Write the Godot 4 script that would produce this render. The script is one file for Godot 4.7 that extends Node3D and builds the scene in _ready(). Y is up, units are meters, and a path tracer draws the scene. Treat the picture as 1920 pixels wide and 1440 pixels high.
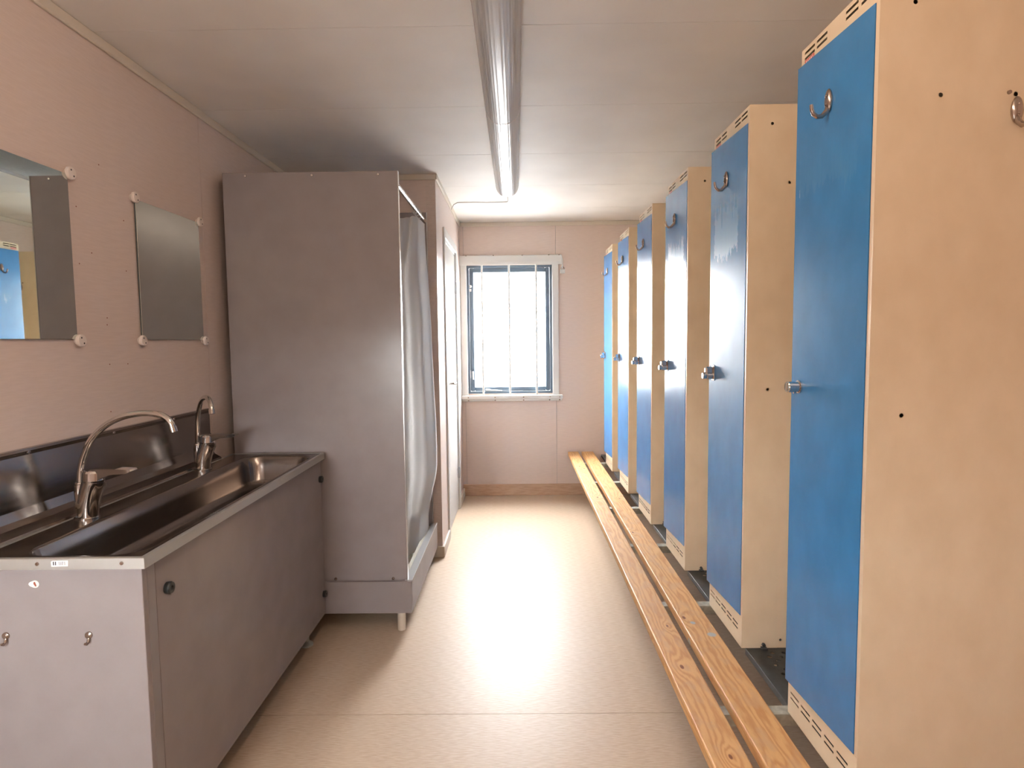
extends Node3D
# Changing room in a site cabin. Metres; the camera stands at x = 0, z = 0 and looks along -z.

const H := 2.356          # ceiling
const XL := -1.359        # left wall
const XR := 1.27          # right wall
const ZB := -5.199        # window wall at the far end
const ZF := 0.45          # wall behind the camera
const XP := -0.479        # face of the partition beside the corridor
const ZP := -3.70         # face of the partition beside the shower
const XLOCK := 0.712      # plane of the locker fronts
const YLOCK := 0.3566     # underside of the lockers
const ZLOCK := -1.2211    # near side of the nearest locker
const PITCH := 0.654
const LW := 0.3236
const LD := 0.55
const LH := 1.6955
const W2 := Rect2(-1.23, 0.82, 0.43, 0.66)   # small window behind the camera

var used := {}
var M := {}

func _ready() -> void:
	# --- camera ---
	var cam := Camera3D.new()
	cam.name = "camera"
	cam.fov = rad_to_deg(2.0 * atan(720.0 / 1128.77))
	cam.near = 0.05
	cam.far = 200.0
	cam.position = Vector3(0, 1.35, 0)
	cam.rotation = Vector3(-0.0715, 0.0084, -0.0118)
	cam.current = true
	add_child(cam)
	# --- sky: even white overcast over snow ---
	var sky_m := ProceduralSkyMaterial.new()
	sky_m.sky_top_color = Color(0.985, 0.99, 1.0)
	sky_m.sky_horizon_color = Color(1.0, 1.0, 1.0)
	sky_m.ground_bottom_color = Color(0.92, 0.92, 0.92)
	sky_m.ground_horizon_color = Color(0.95, 0.95, 0.95)
	sky_m.sky_energy_multiplier = 1.0
	sky_m.ground_energy_multiplier = 0.52
	var sky := Sky.new()
	sky.sky_material = sky_m
	var env := Environment.new()
	env.background_mode = Environment.BG_SKY
	env.sky = sky
	env.background_energy_multiplier = 95.0
	env.tonemap_mode = Environment.TONE_MAPPER_LINEAR
	env.tonemap_exposure = 1.0
	env.sdfgi_enabled = true
	env.ssao_enabled = true
	env.ssil_enabled = true
	var we := WorldEnvironment.new()
	we.name = "environment"
	we.environment = env
	add_child(we)

	make_materials()
	build_shell()
	build_window()
	build_partition_door()
	build_shower()
	build_sink()
	build_mirrors()
	build_lights()
	build_bench()
	build_lockers()

# ------------------------------------------------------------------ materials
func ramp(a: Color, b: Color, lo := 0.0, hi := 1.0) -> Gradient:
	var g := Gradient.new()
	g.offsets = PackedFloat32Array([lo, hi])
	g.colors = PackedColorArray([a, b])
	return g

func noise_tex(sd: int, freq: float, a: Color, b: Color, size := 512, oct := 4, lo := 0.0, hi := 1.0) -> NoiseTexture2D:
	var n := FastNoiseLite.new()
	n.seed = sd
	n.noise_type = FastNoiseLite.TYPE_SIMPLEX_SMOOTH
	n.frequency = freq
	n.fractal_octaves = oct
	var t := NoiseTexture2D.new()
	t.width = size
	t.height = size
	t.seamless = true
	t.noise = n
	t.color_ramp = ramp(a, b, lo, hi)
	return t

func mat(called: String, c: Color, rough: float, metal := 0.0) -> StandardMaterial3D:
	var m := StandardMaterial3D.new()
	m.resource_name = called
	m.albedo_color = c
	m.roughness = rough
	m.metallic = metal
	M[called] = m
	return m

func tri(m: StandardMaterial3D, t: Texture2D, sc: Vector3) -> void:
	m.albedo_texture = t
	m.uv1_triplanar = true
	m.uv1_world_triplanar = true
	m.uv1_scale = sc

func rgb(r: float, g: float, b: float) -> Color:
	return Color(r / 255.0, g / 255.0, b / 255.0)

func make_materials() -> void:
	var streak := noise_tex(3, 0.02, Color(0.978, 0.974, 0.970), Color.WHITE, 512, 5, 0.2, 0.75)
	tri(mat("wall", rgb(228, 211, 201), 0.42), streak, Vector3(1.1, 16.0, 1.1))
	tri(mat("floor", rgb(203, 182, 159), 0.44), noise_tex(11, 0.025, Color(0.93, 0.905, 0.88), Color.WHITE, 1024, 6, 0.2, 0.7), Vector3(0.8, 1.0, 9.0))
	tri(mat("cove", rgb(200, 168, 142), 0.4), noise_tex(12, 0.02, Color(0.94, 0.92, 0.90), Color.WHITE, 512, 5, 0.2, 0.7), Vector3(0.8, 5.0, 0.8))
	tri(mat("ceiling", rgb(245, 240, 232), 0.6), noise_tex(5, 0.006, Color(0.96, 0.955, 0.95), Color.WHITE, 512, 3), Vector3(0.6, 0.6, 0.6))
	M.floor.metallic_specular = 0.38
	mat("trim", rgb(222, 212, 196), 0.4)
	mat("shell", rgb(150, 150, 148), 0.8)
	mat("white_paint", rgb(238, 238, 234), 0.3)
	mat("door_white", rgb(232, 231, 226), 0.22)
	mat("frame_dark", rgb(84, 100, 114), 0.35)
	mat("rubber", rgb(25, 25, 27), 0.6)
	mat("black_plastic", rgb(32, 36, 36), 0.35)
	tri(mat("laminate", rgb(152, 144, 144), 0.24), noise_tex(8, 0.01, Color(0.96, 0.955, 0.955), Color.WHITE, 512, 5), Vector3(1.2, 1.2, 1.2))
	mat("laminate_edge", rgb(150, 146, 146), 0.4)
	var steel := mat("steel", rgb(146, 138, 132), 0.25, 1.0)
	steel.roughness_texture = noise_tex(21, 0.03, Color(0.75, 0.75, 0.75), Color(1, 1, 1), 512, 4)
	steel.uv1_triplanar = true
	steel.uv1_world_triplanar = true
	steel.uv1_scale = Vector3(6.0, 6.0, 0.6)
	mat("rim_steel", rgb(204, 206, 203), 0.42, 0.85)
	mat("chrome", rgb(215, 213, 210), 0.07, 1.0)
	mat("nickel", rgb(168, 156, 148), 0.2, 1.0)
	mat("alu", rgb(205, 206, 206), 0.28, 1.0)
	tri(mat("zinc", rgb(206, 212, 206), 0.42, 0.35), noise_tex(31, 0.03, Color(0.8, 0.8, 0.8), Color.WHITE, 256, 3), Vector3(4, 4, 4))
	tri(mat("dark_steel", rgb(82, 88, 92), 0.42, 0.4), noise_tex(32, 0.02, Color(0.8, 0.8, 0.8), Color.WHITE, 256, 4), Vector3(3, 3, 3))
	var mir := mat("mirror", rgb(214, 222, 218), 0.015, 1.0)
	mir.metallic_specular = 0.5
	mat("mirror_back", rgb(70, 78, 76), 0.5)
	mat("clip", rgb(238, 226, 216), 0.35)
	tri(mat("cream", rgb(232, 213, 184), 0.36), noise_tex(41, 0.012, Color(0.965, 0.955, 0.94), Color.WHITE, 512, 5), Vector3(1.5, 1.0, 1.5))
	mat("red_print", rgb(205, 62, 60), 0.5)
	mat("paper", rgb(242, 240, 238), 0.5)
	mat("ink", rgb(70, 66, 70), 0.6)
	mat("brown_print", rgb(150, 82, 62), 0.6)
	mat("pale_green_print", rgb(205, 226, 196), 0.6)
	mat("tube_white", rgb(240, 240, 236), 0.25)
	var lit_m := mat("tube_lit", rgb(240, 238, 230), 0.3)
	lit_m.emission_enabled = true
	lit_m.emission = Color(1.0, 0.92, 0.85)
	lit_m.emission_energy_multiplier = 2.0
	mat("gear_white", rgb(205, 206, 204), 0.35)
	var cover := mat("acrylic", Color(0.92, 0.935, 0.94, 0.6), 0.2)
	cover.transparency = BaseMaterial3D.TRANSPARENCY_ALPHA
	var glass := mat("glass", Color(0.9, 0.95, 0.95, 0.04), 0.0)
	glass.transparency = BaseMaterial3D.TRANSPARENCY_ALPHA
	var cur := mat("curtain", rgb(244, 244, 242), 0.75)
	cur.metallic_specular = 0.3
	cur.backlight_enabled = true
	cur.backlight = Color(0.9, 0.9, 0.89)
	mat("tray_white", rgb(222, 218, 204), 0.25)
	mat("joint", rgb(176, 150, 144), 0.5)
	mat("cable", rgb(190, 182, 174), 0.5)
	for k in 6:
		M["door_%d" % k] = door_material(k)
	for k in 2:
		M["wood_%d" % k] = wood_material(k)

func door_material(k: int) -> StandardMaterial3D:
	# blue enamel; most doors keep the wiped-on residue of an old label, with brush streaks at its lower end
	var w := 96
	var h := 512
	var n := FastNoiseLite.new()
	n.seed = 100 + k
	n.frequency = 1.0
	var fine := FastNoiseLite.new()
	fine.seed = 200 + k
	fine.frequency = 1.0
	var im := Image.create(w, h, false, Image.FORMAT_RGB8)
	var ro := Image.create(w, h, false, Image.FORMAT_RGB8)
	var base := Color(0.21, 0.50, 0.73)
	var pale := Color(0.50, 0.66, 0.76)
	# residue patch in door fractions: left, right (across the door, 0 = hinge side), bottom, top, strength
	var patch: Array = [[0.15, 0.95, 0.80, 0.90, 0.16], [0.20, 0.88, 0.757, 0.915, 0.62], [0.12, 0.86, 0.757, 0.90, 0.55], [0.1, 0.9, 0.80, 0.88, 0.3], [0.15, 0.7, 0.78, 0.84, 0.6], [0.1, 0.6, 0.83, 0.855, 0.5]][k]
	for y in h:
		var v := 1.0 - (y + 0.5) / h
		for x in w:
			var u := (x + 0.5) / w
			var streak := n.get_noise_2d(u * 14.0, v * 3.0) * 0.5 + fine.get_noise_2d(u * 40.0, v * 8.0) * 0.5
			var lo: float = patch[2] + 0.030 * n.get_noise_2d(u * 9.0 + 50.0, 3.0) + 0.018 * fine.get_noise_2d(u * 30.0, 9.0)
			var inside := clampf((v - lo) / 0.004, 0.0, 1.0) * smoothstep(0.0, 0.13, float(patch[3]) + 0.02 * streak - v)
			var wob := 0.03 * n.get_noise_2d(v * 60.0, 7.0)
			inside *= clampf((u - float(patch[0]) - wob) / 0.02, 0.0, 1.0) * clampf((float(patch[1]) + wob - u) / 0.02, 0.0, 1.0)
			var a := inside * float(patch[4]) * clampf(0.75 + 0.5 * streak, 0.0, 1.0)
			var scuff := clampf((fine.get_noise_2d(u * 10.0 + 7.0, v * 45.0) - 0.62) * 4.0, 0.0, 1.0) * 0.35
			var mott := 1.0 + 0.05 * n.get_noise_2d(u * 3.0 + 20.0, v * 9.0)
			var c := (base * mott).lerp(pale, maxf(a, scuff * 0.5))
			c.a = 1.0
			im.set_pixel(x, y, c)
			var r := 0.21 + 0.34 * a + 0.05 * streak + 0.1 * scuff
			ro.set_pixel(x, y, Color(r, r, r))
	var m := mat("door_%d" % k, Color.WHITE, 1.0)
	m.albedo_texture = ImageTexture.create_from_image(im)
	m.roughness_texture = ImageTexture.create_from_image(ro)
	m.texture_repeat = false
	m.metallic_specular = 0.7
	return m

func wood_material(k: int) -> StandardMaterial3D:
	var w := 128
	var h := 2048
	var n := FastNoiseLite.new()
	n.seed = 300 + k
	n.frequency = 1.0
	var n2 := FastNoiseLite.new()
	n2.seed = 320 + k
	n2.frequency = 1.0
	var im := Image.create(w, h, false, Image.FORMAT_RGB8)
	var light := Color(0.87, 0.69, 0.46)
	var dark := Color(0.74, 0.52, 0.30)
	var worn := Color(0.78, 0.62, 0.46)
	var grey := Color(0.62, 0.66, 0.66)
	var knots := []
	var rg := RandomNumberGenerator.new()
	rg.seed = 40 + k
	for i in 7:
		knots.append(Vector3(rg.randf_range(0.15, 0.85), rg.randf(), rg.randf_range(0.006, 0.012)))
	for y in h:
		var v := (y + 0.5) / h
		for x in w:
			var u := (x + 0.5) / w
			var warp := n.get_noise_2d(u * 1.6, v * 9.0) * 0.9 + n.get_noise_2d(u * 1.1 + 30.0, v * 30.0) * 0.12
			var kn := 0.0
			for q: Vector3 in knots:
				var dx := (u - q.x) * 0.09
				var dy := (v - q.y) * 4.0 * 0.45
				var dd := sqrt(dx * dx + dy * dy)
				warp += 1.4 * exp(-dd * dd / (q.z * q.z * 6.0))
				kn = maxf(kn, 1.0 - smoothstep(q.z * 0.35, q.z * 0.6, dd))
			var ring := 0.5 + 0.5 * sin((u * 4.5 + warp * 1.5) * TAU)
			ring = pow(ring, 1.7)
			var fib := 0.5 + 0.5 * n2.get_noise_2d(u * 46.0, v * 220.0)
			var c := light.lerp(dark, clampf(ring * 0.62 + fib * 0.25, 0.0, 1.0))
			c = c.lerp(worn, clampf(n.get_noise_2d(u * 2.0 + 9.0, v * 40.0) * 1.4, 0.0, 0.55))
			c = c.lerp(Color(0.42, 0.22, 0.10), kn * 0.8)
			var sp := n2.get_noise_2d(u * 5.0 + 70.0, v * 190.0)
			c = c.lerp(grey, smoothstep(0.66, 0.72, sp) * 0.8)
			if k == 1:
				# smears of pale blue-grey paint
				for q: Array in [[0.80, 0.786, 0.16, 0.0038], [0.42, 0.766, 0.10, 0.0026]]:
					var e := Vector2((u - float(q[0])) / float(q[2]), (v - float(q[1])) / float(q[3])).length() + 0.35 * n2.get_noise_2d(u * 20.0, v * 900.0)
					c = c.lerp(Color(0.66, 0.71, 0.73), (1.0 - smoothstep(0.75, 1.0, e)) * 0.85)
			im.set_pixel(x, y, c)
	var m := mat("wood_%d" % k, Color.WHITE, 0.55)
	m.albedo_texture = ImageTexture.create_from_image(im)
	m.uv1_scale = Vector3.ONE
	return m

# ------------------------------------------------------------------ mesh helpers
func S() -> SurfaceTool:
	var st := SurfaceTool.new()
	st.begin(Mesh.PRIMITIVE_TRIANGLES)
	return st

func tri3(st: SurfaceTool, a: Vector3, b: Vector3, c: Vector3, out: Vector3, na = null, nb = null, nc = null) -> void:
	# Godot's front faces run clockwise
	var n := (c - a).cross(b - a)
	if n.length_squared() < 1e-18:
		return
	n = n.normalized()
	var p := [a, b, c]
	var q := [na, nb, nc]
	if n.dot(out) < 0.0:
		n = -n
		p = [a, c, b]
		q = [na, nc, nb]
	for i in 3:
		st.set_normal(q[i] if q[i] != null else n)
		st.add_vertex(p[i])

func quad(st: SurfaceTool, a: Vector3, b: Vector3, c: Vector3, d: Vector3, out: Vector3) -> void:
	tri3(st, a, b, c, out)
	tri3(st, a, c, d, out)

func quad_uv(st: SurfaceTool, p: Array, uv: Array, out: Vector3) -> void:
	var order := [0, 1, 2, 0, 2, 3]
	var n: Vector3 = (p[2] - p[0]).cross(p[1] - p[0]).normalized()
	if n.dot(out) < 0.0:
		order = [0, 2, 1, 0, 3, 2]
		n = -n
	for i: int in order:
		st.set_normal(n)
		st.set_uv(uv[i])
		st.add_vertex(p[i])

func box(st: SurfaceTool, lo: Vector3, hi: Vector3, b := 0.0) -> void:
	var a := Vector3(minf(lo.x, hi.x), minf(lo.y, hi.y), minf(lo.z, hi.z))
	var c := Vector3(maxf(lo.x, hi.x), maxf(lo.y, hi.y), maxf(lo.z, hi.z))
	var mid := (a + c) / 2.0
	var h := (c - a) / 2.0
	b = minf(b, minf(h.x, minf(h.y, h.z)) * 0.6)
	var axes := [Vector3.RIGHT, Vector3.UP, Vector3.BACK]
	for i in 3:
		var e: Vector3 = axes[i]
		var f: Vector3 = axes[(i + 1) % 3]
		var g: Vector3 = axes[(i + 2) % 3]
		var he := h[i]
		var hf := h[(i + 1) % 3] - b
		var hg := h[(i + 2) % 3] - b
		for s: float in [-1.0, 1.0]:
			var o: Vector3 = mid + e * he * s
			quad(st, o - f * hf - g * hg, o + f * hf - g * hg, o + f * hf + g * hg, o - f * hf + g * hg, e * s)
		if b > 0.0:
			# edges along e
			var le := he - b
			for sf: float in [-1.0, 1.0]:
				for sg: float in [-1.0, 1.0]:
					var p1: Vector3 = mid + f * sf * (hf + b) + g * sg * hg
					var p2: Vector3 = mid + f * sf * hf + g * sg * (hg + b)
					quad(st, p1 - e * le, p1 + e * le, p2 + e * le, p2 - e * le, f * sf + g * sg)
	if b > 0.0:
		for sx: float in [-1.0, 1.0]:
			for sy: float in [-1.0, 1.0]:
				for sz: float in [-1.0, 1.0]:
					var s3 := Vector3(sx, sy, sz)
					var q := h - Vector3.ONE * b
					tri3(st, mid + s3 * Vector3(h.x, q.y, q.z), mid + s3 * Vector3(q.x, h.y, q.z), mid + s3 * Vector3(q.x, q.y, h.z), s3)

func tube(st: SurfaceTool, pts: Array, radii: Array, n := 12, caps := true, squash := 1.0) -> void:
	var rings := []
	var norms := []
	var up := Vector3.UP
	var first: Vector3 = (pts[1] - pts[0]).normalized()
	if absf(first.dot(up)) > 0.95:
		up = Vector3.RIGHT
	var side := first.cross(up).normalized()
	for i in pts.size():
		var t: Vector3 = pts[mini(i + 1, pts.size() - 1)] - pts[maxi(i - 1, 0)]
		t = t.normalized()
		side = (side - t * side.dot(t)).normalized()
		var v := t.cross(side)
		var ring := []
		var nr := []
		for k in n:
			var ang := TAU * k / n
			var dir := side * cos(ang) + v * sin(ang) * squash
			ring.append(pts[i] + dir * float(radii[i]))
			nr.append((side * cos(ang) * squash + v * sin(ang)).normalized())
		rings.append(ring)
		norms.append(nr)
	for i in pts.size() - 1:
		for k in n:
			var k2 := (k + 1) % n
			var o: Vector3 = norms[i][k] + norms[i][k2]
			tri3(st, rings[i][k], rings[i][k2], rings[i + 1][k2], o, norms[i][k], norms[i][k2], norms[i + 1][k2])
			tri3(st, rings[i][k], rings[i + 1][k2], rings[i + 1][k], o, norms[i][k], norms[i + 1][k2], norms[i + 1][k])
	if caps:
		for e in 2:
			var i2 := 0 if e == 0 else pts.size() - 1
			var t2: Vector3 = (pts[1] - pts[0]) * -1.0 if e == 0 else pts[i2] - pts[i2 - 1]
			for k in n:
				tri3(st, pts[i2], rings[i2][k], rings[i2][(k + 1) % n], t2)

func lathe(st: SurfaceTool, o: Vector3, axis: Vector3, prof: Array, n := 20) -> void:
	# prof: Vector2(radius, along axis); flat along the profile, smooth round it
	axis = axis.normalized()
	var side := axis.cross(Vector3.UP if absf(axis.y) < 0.9 else Vector3.RIGHT).normalized()
	var v := axis.cross(side)
	for i in prof.size() - 1:
		var p: Vector2 = prof[i]
		var q: Vector2 = prof[i + 1]
		var d := q - p
		if d.length() < 1e-7:
			continue
		var nn := Vector2(d.y, -d.x).normalized()   # radial, axial
		for k in n:
			var a0 := TAU * k / n
			var a1 := TAU * (k + 1) / n
			var d0 := side * cos(a0) + v * sin(a0)
			var d1 := side * cos(a1) + v * sin(a1)
			var n0 := (d0 * nn.x + axis * nn.y).normalized()
			var n1 := (d1 * nn.x + axis * nn.y).normalized()
			var A := o + d0 * p.x + axis * p.y
			var B := o + d1 * p.x + axis * p.y
			var C := o + d1 * q.x + axis * q.y
			var D := o + d0 * q.x + axis * q.y
			tri3(st, A, B, C, n0 + n1, n0, n1, n1)
			tri3(st, A, C, D, n0 + n1, n0, n1, n0)

func extrude(st: SurfaceTool, poly: PackedVector2Array, o: Vector3, ax: Vector3, ay: Vector3, along: Vector3) -> void:
	# closed outline in (ax, ay), swept along a vector
	var area := 0.0
	for i in poly.size():
		area += poly[i].cross(poly[(i + 1) % poly.size()])
	for i in poly.size():
		var p := poly[i]
		var q := poly[(i + 1) % poly.size()]
		var d := q - p
		var nn := Vector2(d.y, -d.x) * signf(area)
		var a := o + ax * p.x + ay * p.y
		var b := o + ax * q.x + ay * q.y
		quad(st, a, b, b + along, a + along, ax * nn.x + ay * nn.y)
	var idx := Geometry2D.triangulate_polygon(poly)
	for i in range(0, idx.size(), 3):
		var a2 := o + ax * poly[idx[i]].x + ay * poly[idx[i]].y
		var b2 := o + ax * poly[idx[i + 1]].x + ay * poly[idx[i + 1]].y
		var c2 := o + ax * poly[idx[i + 2]].x + ay * poly[idx[i + 2]].y
		tri3(st, a2, b2, c2, -along)
		tri3(st, a2 + along, b2 + along, c2 + along, along)

func plate(st: SurfaceTool, o: Vector3, ax: Vector3, ay: Vector3, nrm: Vector3, size: Vector2, t: float, rects: Array, rounds: Array) -> void:
	# sheet of thickness t behind its face, with rectangular (Rect2) and round (Vector3 x, y, r) openings
	var us := [0.0, size.x]
	var vs := [0.0, size.y]
	var sq := []
	for r: Rect2 in rects:
		us.append_array([r.position.x, r.end.x])
		vs.append_array([r.position.y, r.end.y])
	for c: Vector3 in rounds:
		var m := c.z * 1.6
		var r2 := Rect2(c.x - m, c.y - m, 2 * m, 2 * m)
		sq.append(r2)
		us.append_array([r2.position.x, r2.end.x])
		vs.append_array([r2.position.y, r2.end.y])
	us.sort()
	vs.sort()
	var back := -nrm * t
	var P := func(u: float, v: float) -> Vector3: return o + ax * u + ay * v
	for i in us.size() - 1:
		for j in vs.size() - 1:
			if us[i + 1] - us[i] < 1e-6 or vs[j + 1] - vs[j] < 1e-6:
				continue
			var c := Vector2((us[i] + us[i + 1]) / 2, (vs[j] + vs[j + 1]) / 2)
			var skip := false
			for r: Rect2 in rects + sq:
				if r.has_point(c):
					skip = true
			if skip:
				continue
			var a: Vector3 = P.call(us[i], vs[j])
			var b: Vector3 = P.call(us[i + 1], vs[j])
			var d: Vector3 = P.call(us[i + 1], vs[j + 1])
			var e: Vector3 = P.call(us[i], vs[j + 1])
			quad(st, a, b, d, e, nrm)
			quad(st, a + back, b + back, d + back, e + back, -nrm)
	for r: Rect2 in rects:
		var k := [P.call(r.position.x, r.position.y), P.call(r.end.x, r.position.y), P.call(r.end.x, r.end.y), P.call(r.position.x, r.end.y)]
		var mid: Vector3 = (k[0] + k[2]) / 2.0
		for i in 4:
			var a: Vector3 = k[i]
			var b: Vector3 = k[(i + 1) % 4]
			quad(st, a, b, b + back, a + back, mid - (a + b) / 2.0)
	var edge := [P.call(0.0, 0.0), P.call(size.x, 0.0), P.call(size.x, size.y), P.call(0.0, size.y)]
	var cen: Vector3 = (edge[0] + edge[2]) / 2.0
	for i in 4:
		var a: Vector3 = edge[i]
		var b: Vector3 = edge[(i + 1) % 4]
		quad(st, a, b, b + back, a + back, (a + b) / 2.0 - cen)
	for c: Vector3 in rounds:
		var n := 12
		var m := c.z * 1.6
		for k in n:
			var ring := []
			for kk in 2:
				var ang := TAU * (k + kk + 0.5) / n
				var d := Vector2(cos(ang), sin(ang))
				var f := m / maxf(absf(d.x), absf(d.y))
				ring.append([P.call(c.x + d.x * c.z, c.y + d.y * c.z), P.call(c.x + d.x * f, c.y + d.y * f), d])
			var mid2: Vector3 = P.call(c.x, c.y)
			quad(st, ring[0][0], ring[0][1], ring[1][1], ring[1][0], nrm)
			# corner wedge of the square
			var d0: Vector2 = ring[0][2]
			var d1: Vector2 = ring[1][2]
			if (absf(d0.x) > absf(d0.y)) != (absf(d1.x) > absf(d1.y)):
				var corner: Vector3 = P.call(c.x + m * signf(d0.x + d1.x), c.y + m * signf(d0.y + d1.y))
				tri3(st, ring[0][1], corner, ring[1][1], nrm)
			quad(st, ring[0][0], ring[1][0], ring[1][0] + back, ring[0][0] + back, mid2 - ring[0][0])

func rounded(cx: float, cz: float, hx: float, hz: float, r: float, y: float, n := 6) -> Array:
	var out := []
	for q in 4:
		var sx: float = [1, -1, -1, 1][q]
		var sz: float = [1, 1, -1, -1][q]
		for k in n + 1:
			var ang := PI / 2 * (q + float(k) / n)
			out.append(Vector3(cx + sx * (hx - r) + r * cos(ang), y, cz + sz * (hz - r) + r * sin(ang)))
	return out

func loft(st: SurfaceTool, loops: Array, smooth_from := 999, close_last := false, out_up := true) -> void:
	# loops of equal length; from ring smooth_from on, normals are smoothed
	var n: int = loops[0].size()
	var nor := []
	for i in loops.size():
		var row := []
		for k in n:
			var a: Vector3 = loops[maxi(i - 1, 0)][k]
			var b: Vector3 = loops[mini(i + 1, loops.size() - 1)][k]
			var c: Vector3 = loops[i][(k + n - 1) % n]
			var d: Vector3 = loops[i][(k + 1) % n]
			var nn := (b - a).cross(d - c).normalized()
			row.append(nn)
		nor.append(row)
	for i in loops.size() - 1:
		for k in n:
			var k2 := (k + 1) % n
			var a: Vector3 = loops[i][k]
			var b: Vector3 = loops[i][k2]
			var c: Vector3 = loops[i + 1][k2]
			var d: Vector3 = loops[i + 1][k]
			var f := (c - a).cross(d - b)
			if f.length() < 1e-12:
				continue
			f = f.normalized()
			if f.dot(nor[i][k] as Vector3) < 0:
				f = -f
			var s := 1.0
			if out_up and f.y < -1e-4:
				s = -1.0
			if i >= smooth_from:
				tri3(st, a, b, c, f * s, nor[i][k] * s, nor[i][k2] * s, nor[i + 1][k2] * s)
				tri3(st, a, c, d, f * s, nor[i][k] * s, nor[i + 1][k2] * s, nor[i + 1][k] * s)
			else:
				tri3(st, a, b, c, f * s)
				tri3(st, a, c, d, f * s)
	if close_last:
		var last: Array = loops[-1]
		var mid := Vector3.ZERO
		for p: Vector3 in last:
			mid += p
		mid /= n
		for k in n:
			tri3(st, mid, last[k], last[(k + 1) % n], Vector3.UP)

# ------------------------------------------------------------------ naming helpers
func numbered(called: String) -> String:
	used[called] = int(used.get(called, -1)) + 1
	return called if used[called] == 0 else "%s_%03d" % [called, used[called]]

func obj(called: String, st: SurfaceTool, m: Material, parent: Node = null) -> MeshInstance3D:
	var o := MeshInstance3D.new()
	o.mesh = st.commit()
	o.material_override = m
	if parent == null:
		o.name = numbered(called)
		add_child(o)
	else:
		o.name = called
		parent.add_child(o, true)
	return o

func obj_mesh(called: String, mesh: Mesh, m: Material, parent: Node, at := Vector3.ZERO) -> MeshInstance3D:
	var o := MeshInstance3D.new()
	o.mesh = mesh
	o.material_override = m
	o.name = called
	parent.add_child(o, true)
	o.position = at
	return o

func tag(o: Node, label: String, category: String, group := "") -> void:
	o.set_meta("label", label)
	o.set_meta("category", category)
	if group:
		o.set_meta("group", group)

func thing(called: String, label: String, category: String, at := Vector3.ZERO, group := "") -> Node3D:
	var o := Node3D.new()
	o.name = numbered(called)
	add_child(o)
	o.position = at
	tag(o, label, category, group)
	return o

func setting(called: String, label: String) -> Node3D:
	var o := Node3D.new()
	o.name = called
	add_child(o)
	o.set_meta("kind", "structure")
	o.set_meta("label", label)
	o.set_meta("category", called.split("_")[0])
	return o

func bxo(called: String, lo: Vector3, hi: Vector3, m: Material, parent: Node, b := 0.0) -> MeshInstance3D:
	var st := S()
	box(st, lo, hi, b)
	return obj(called, st, m, parent)

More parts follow.
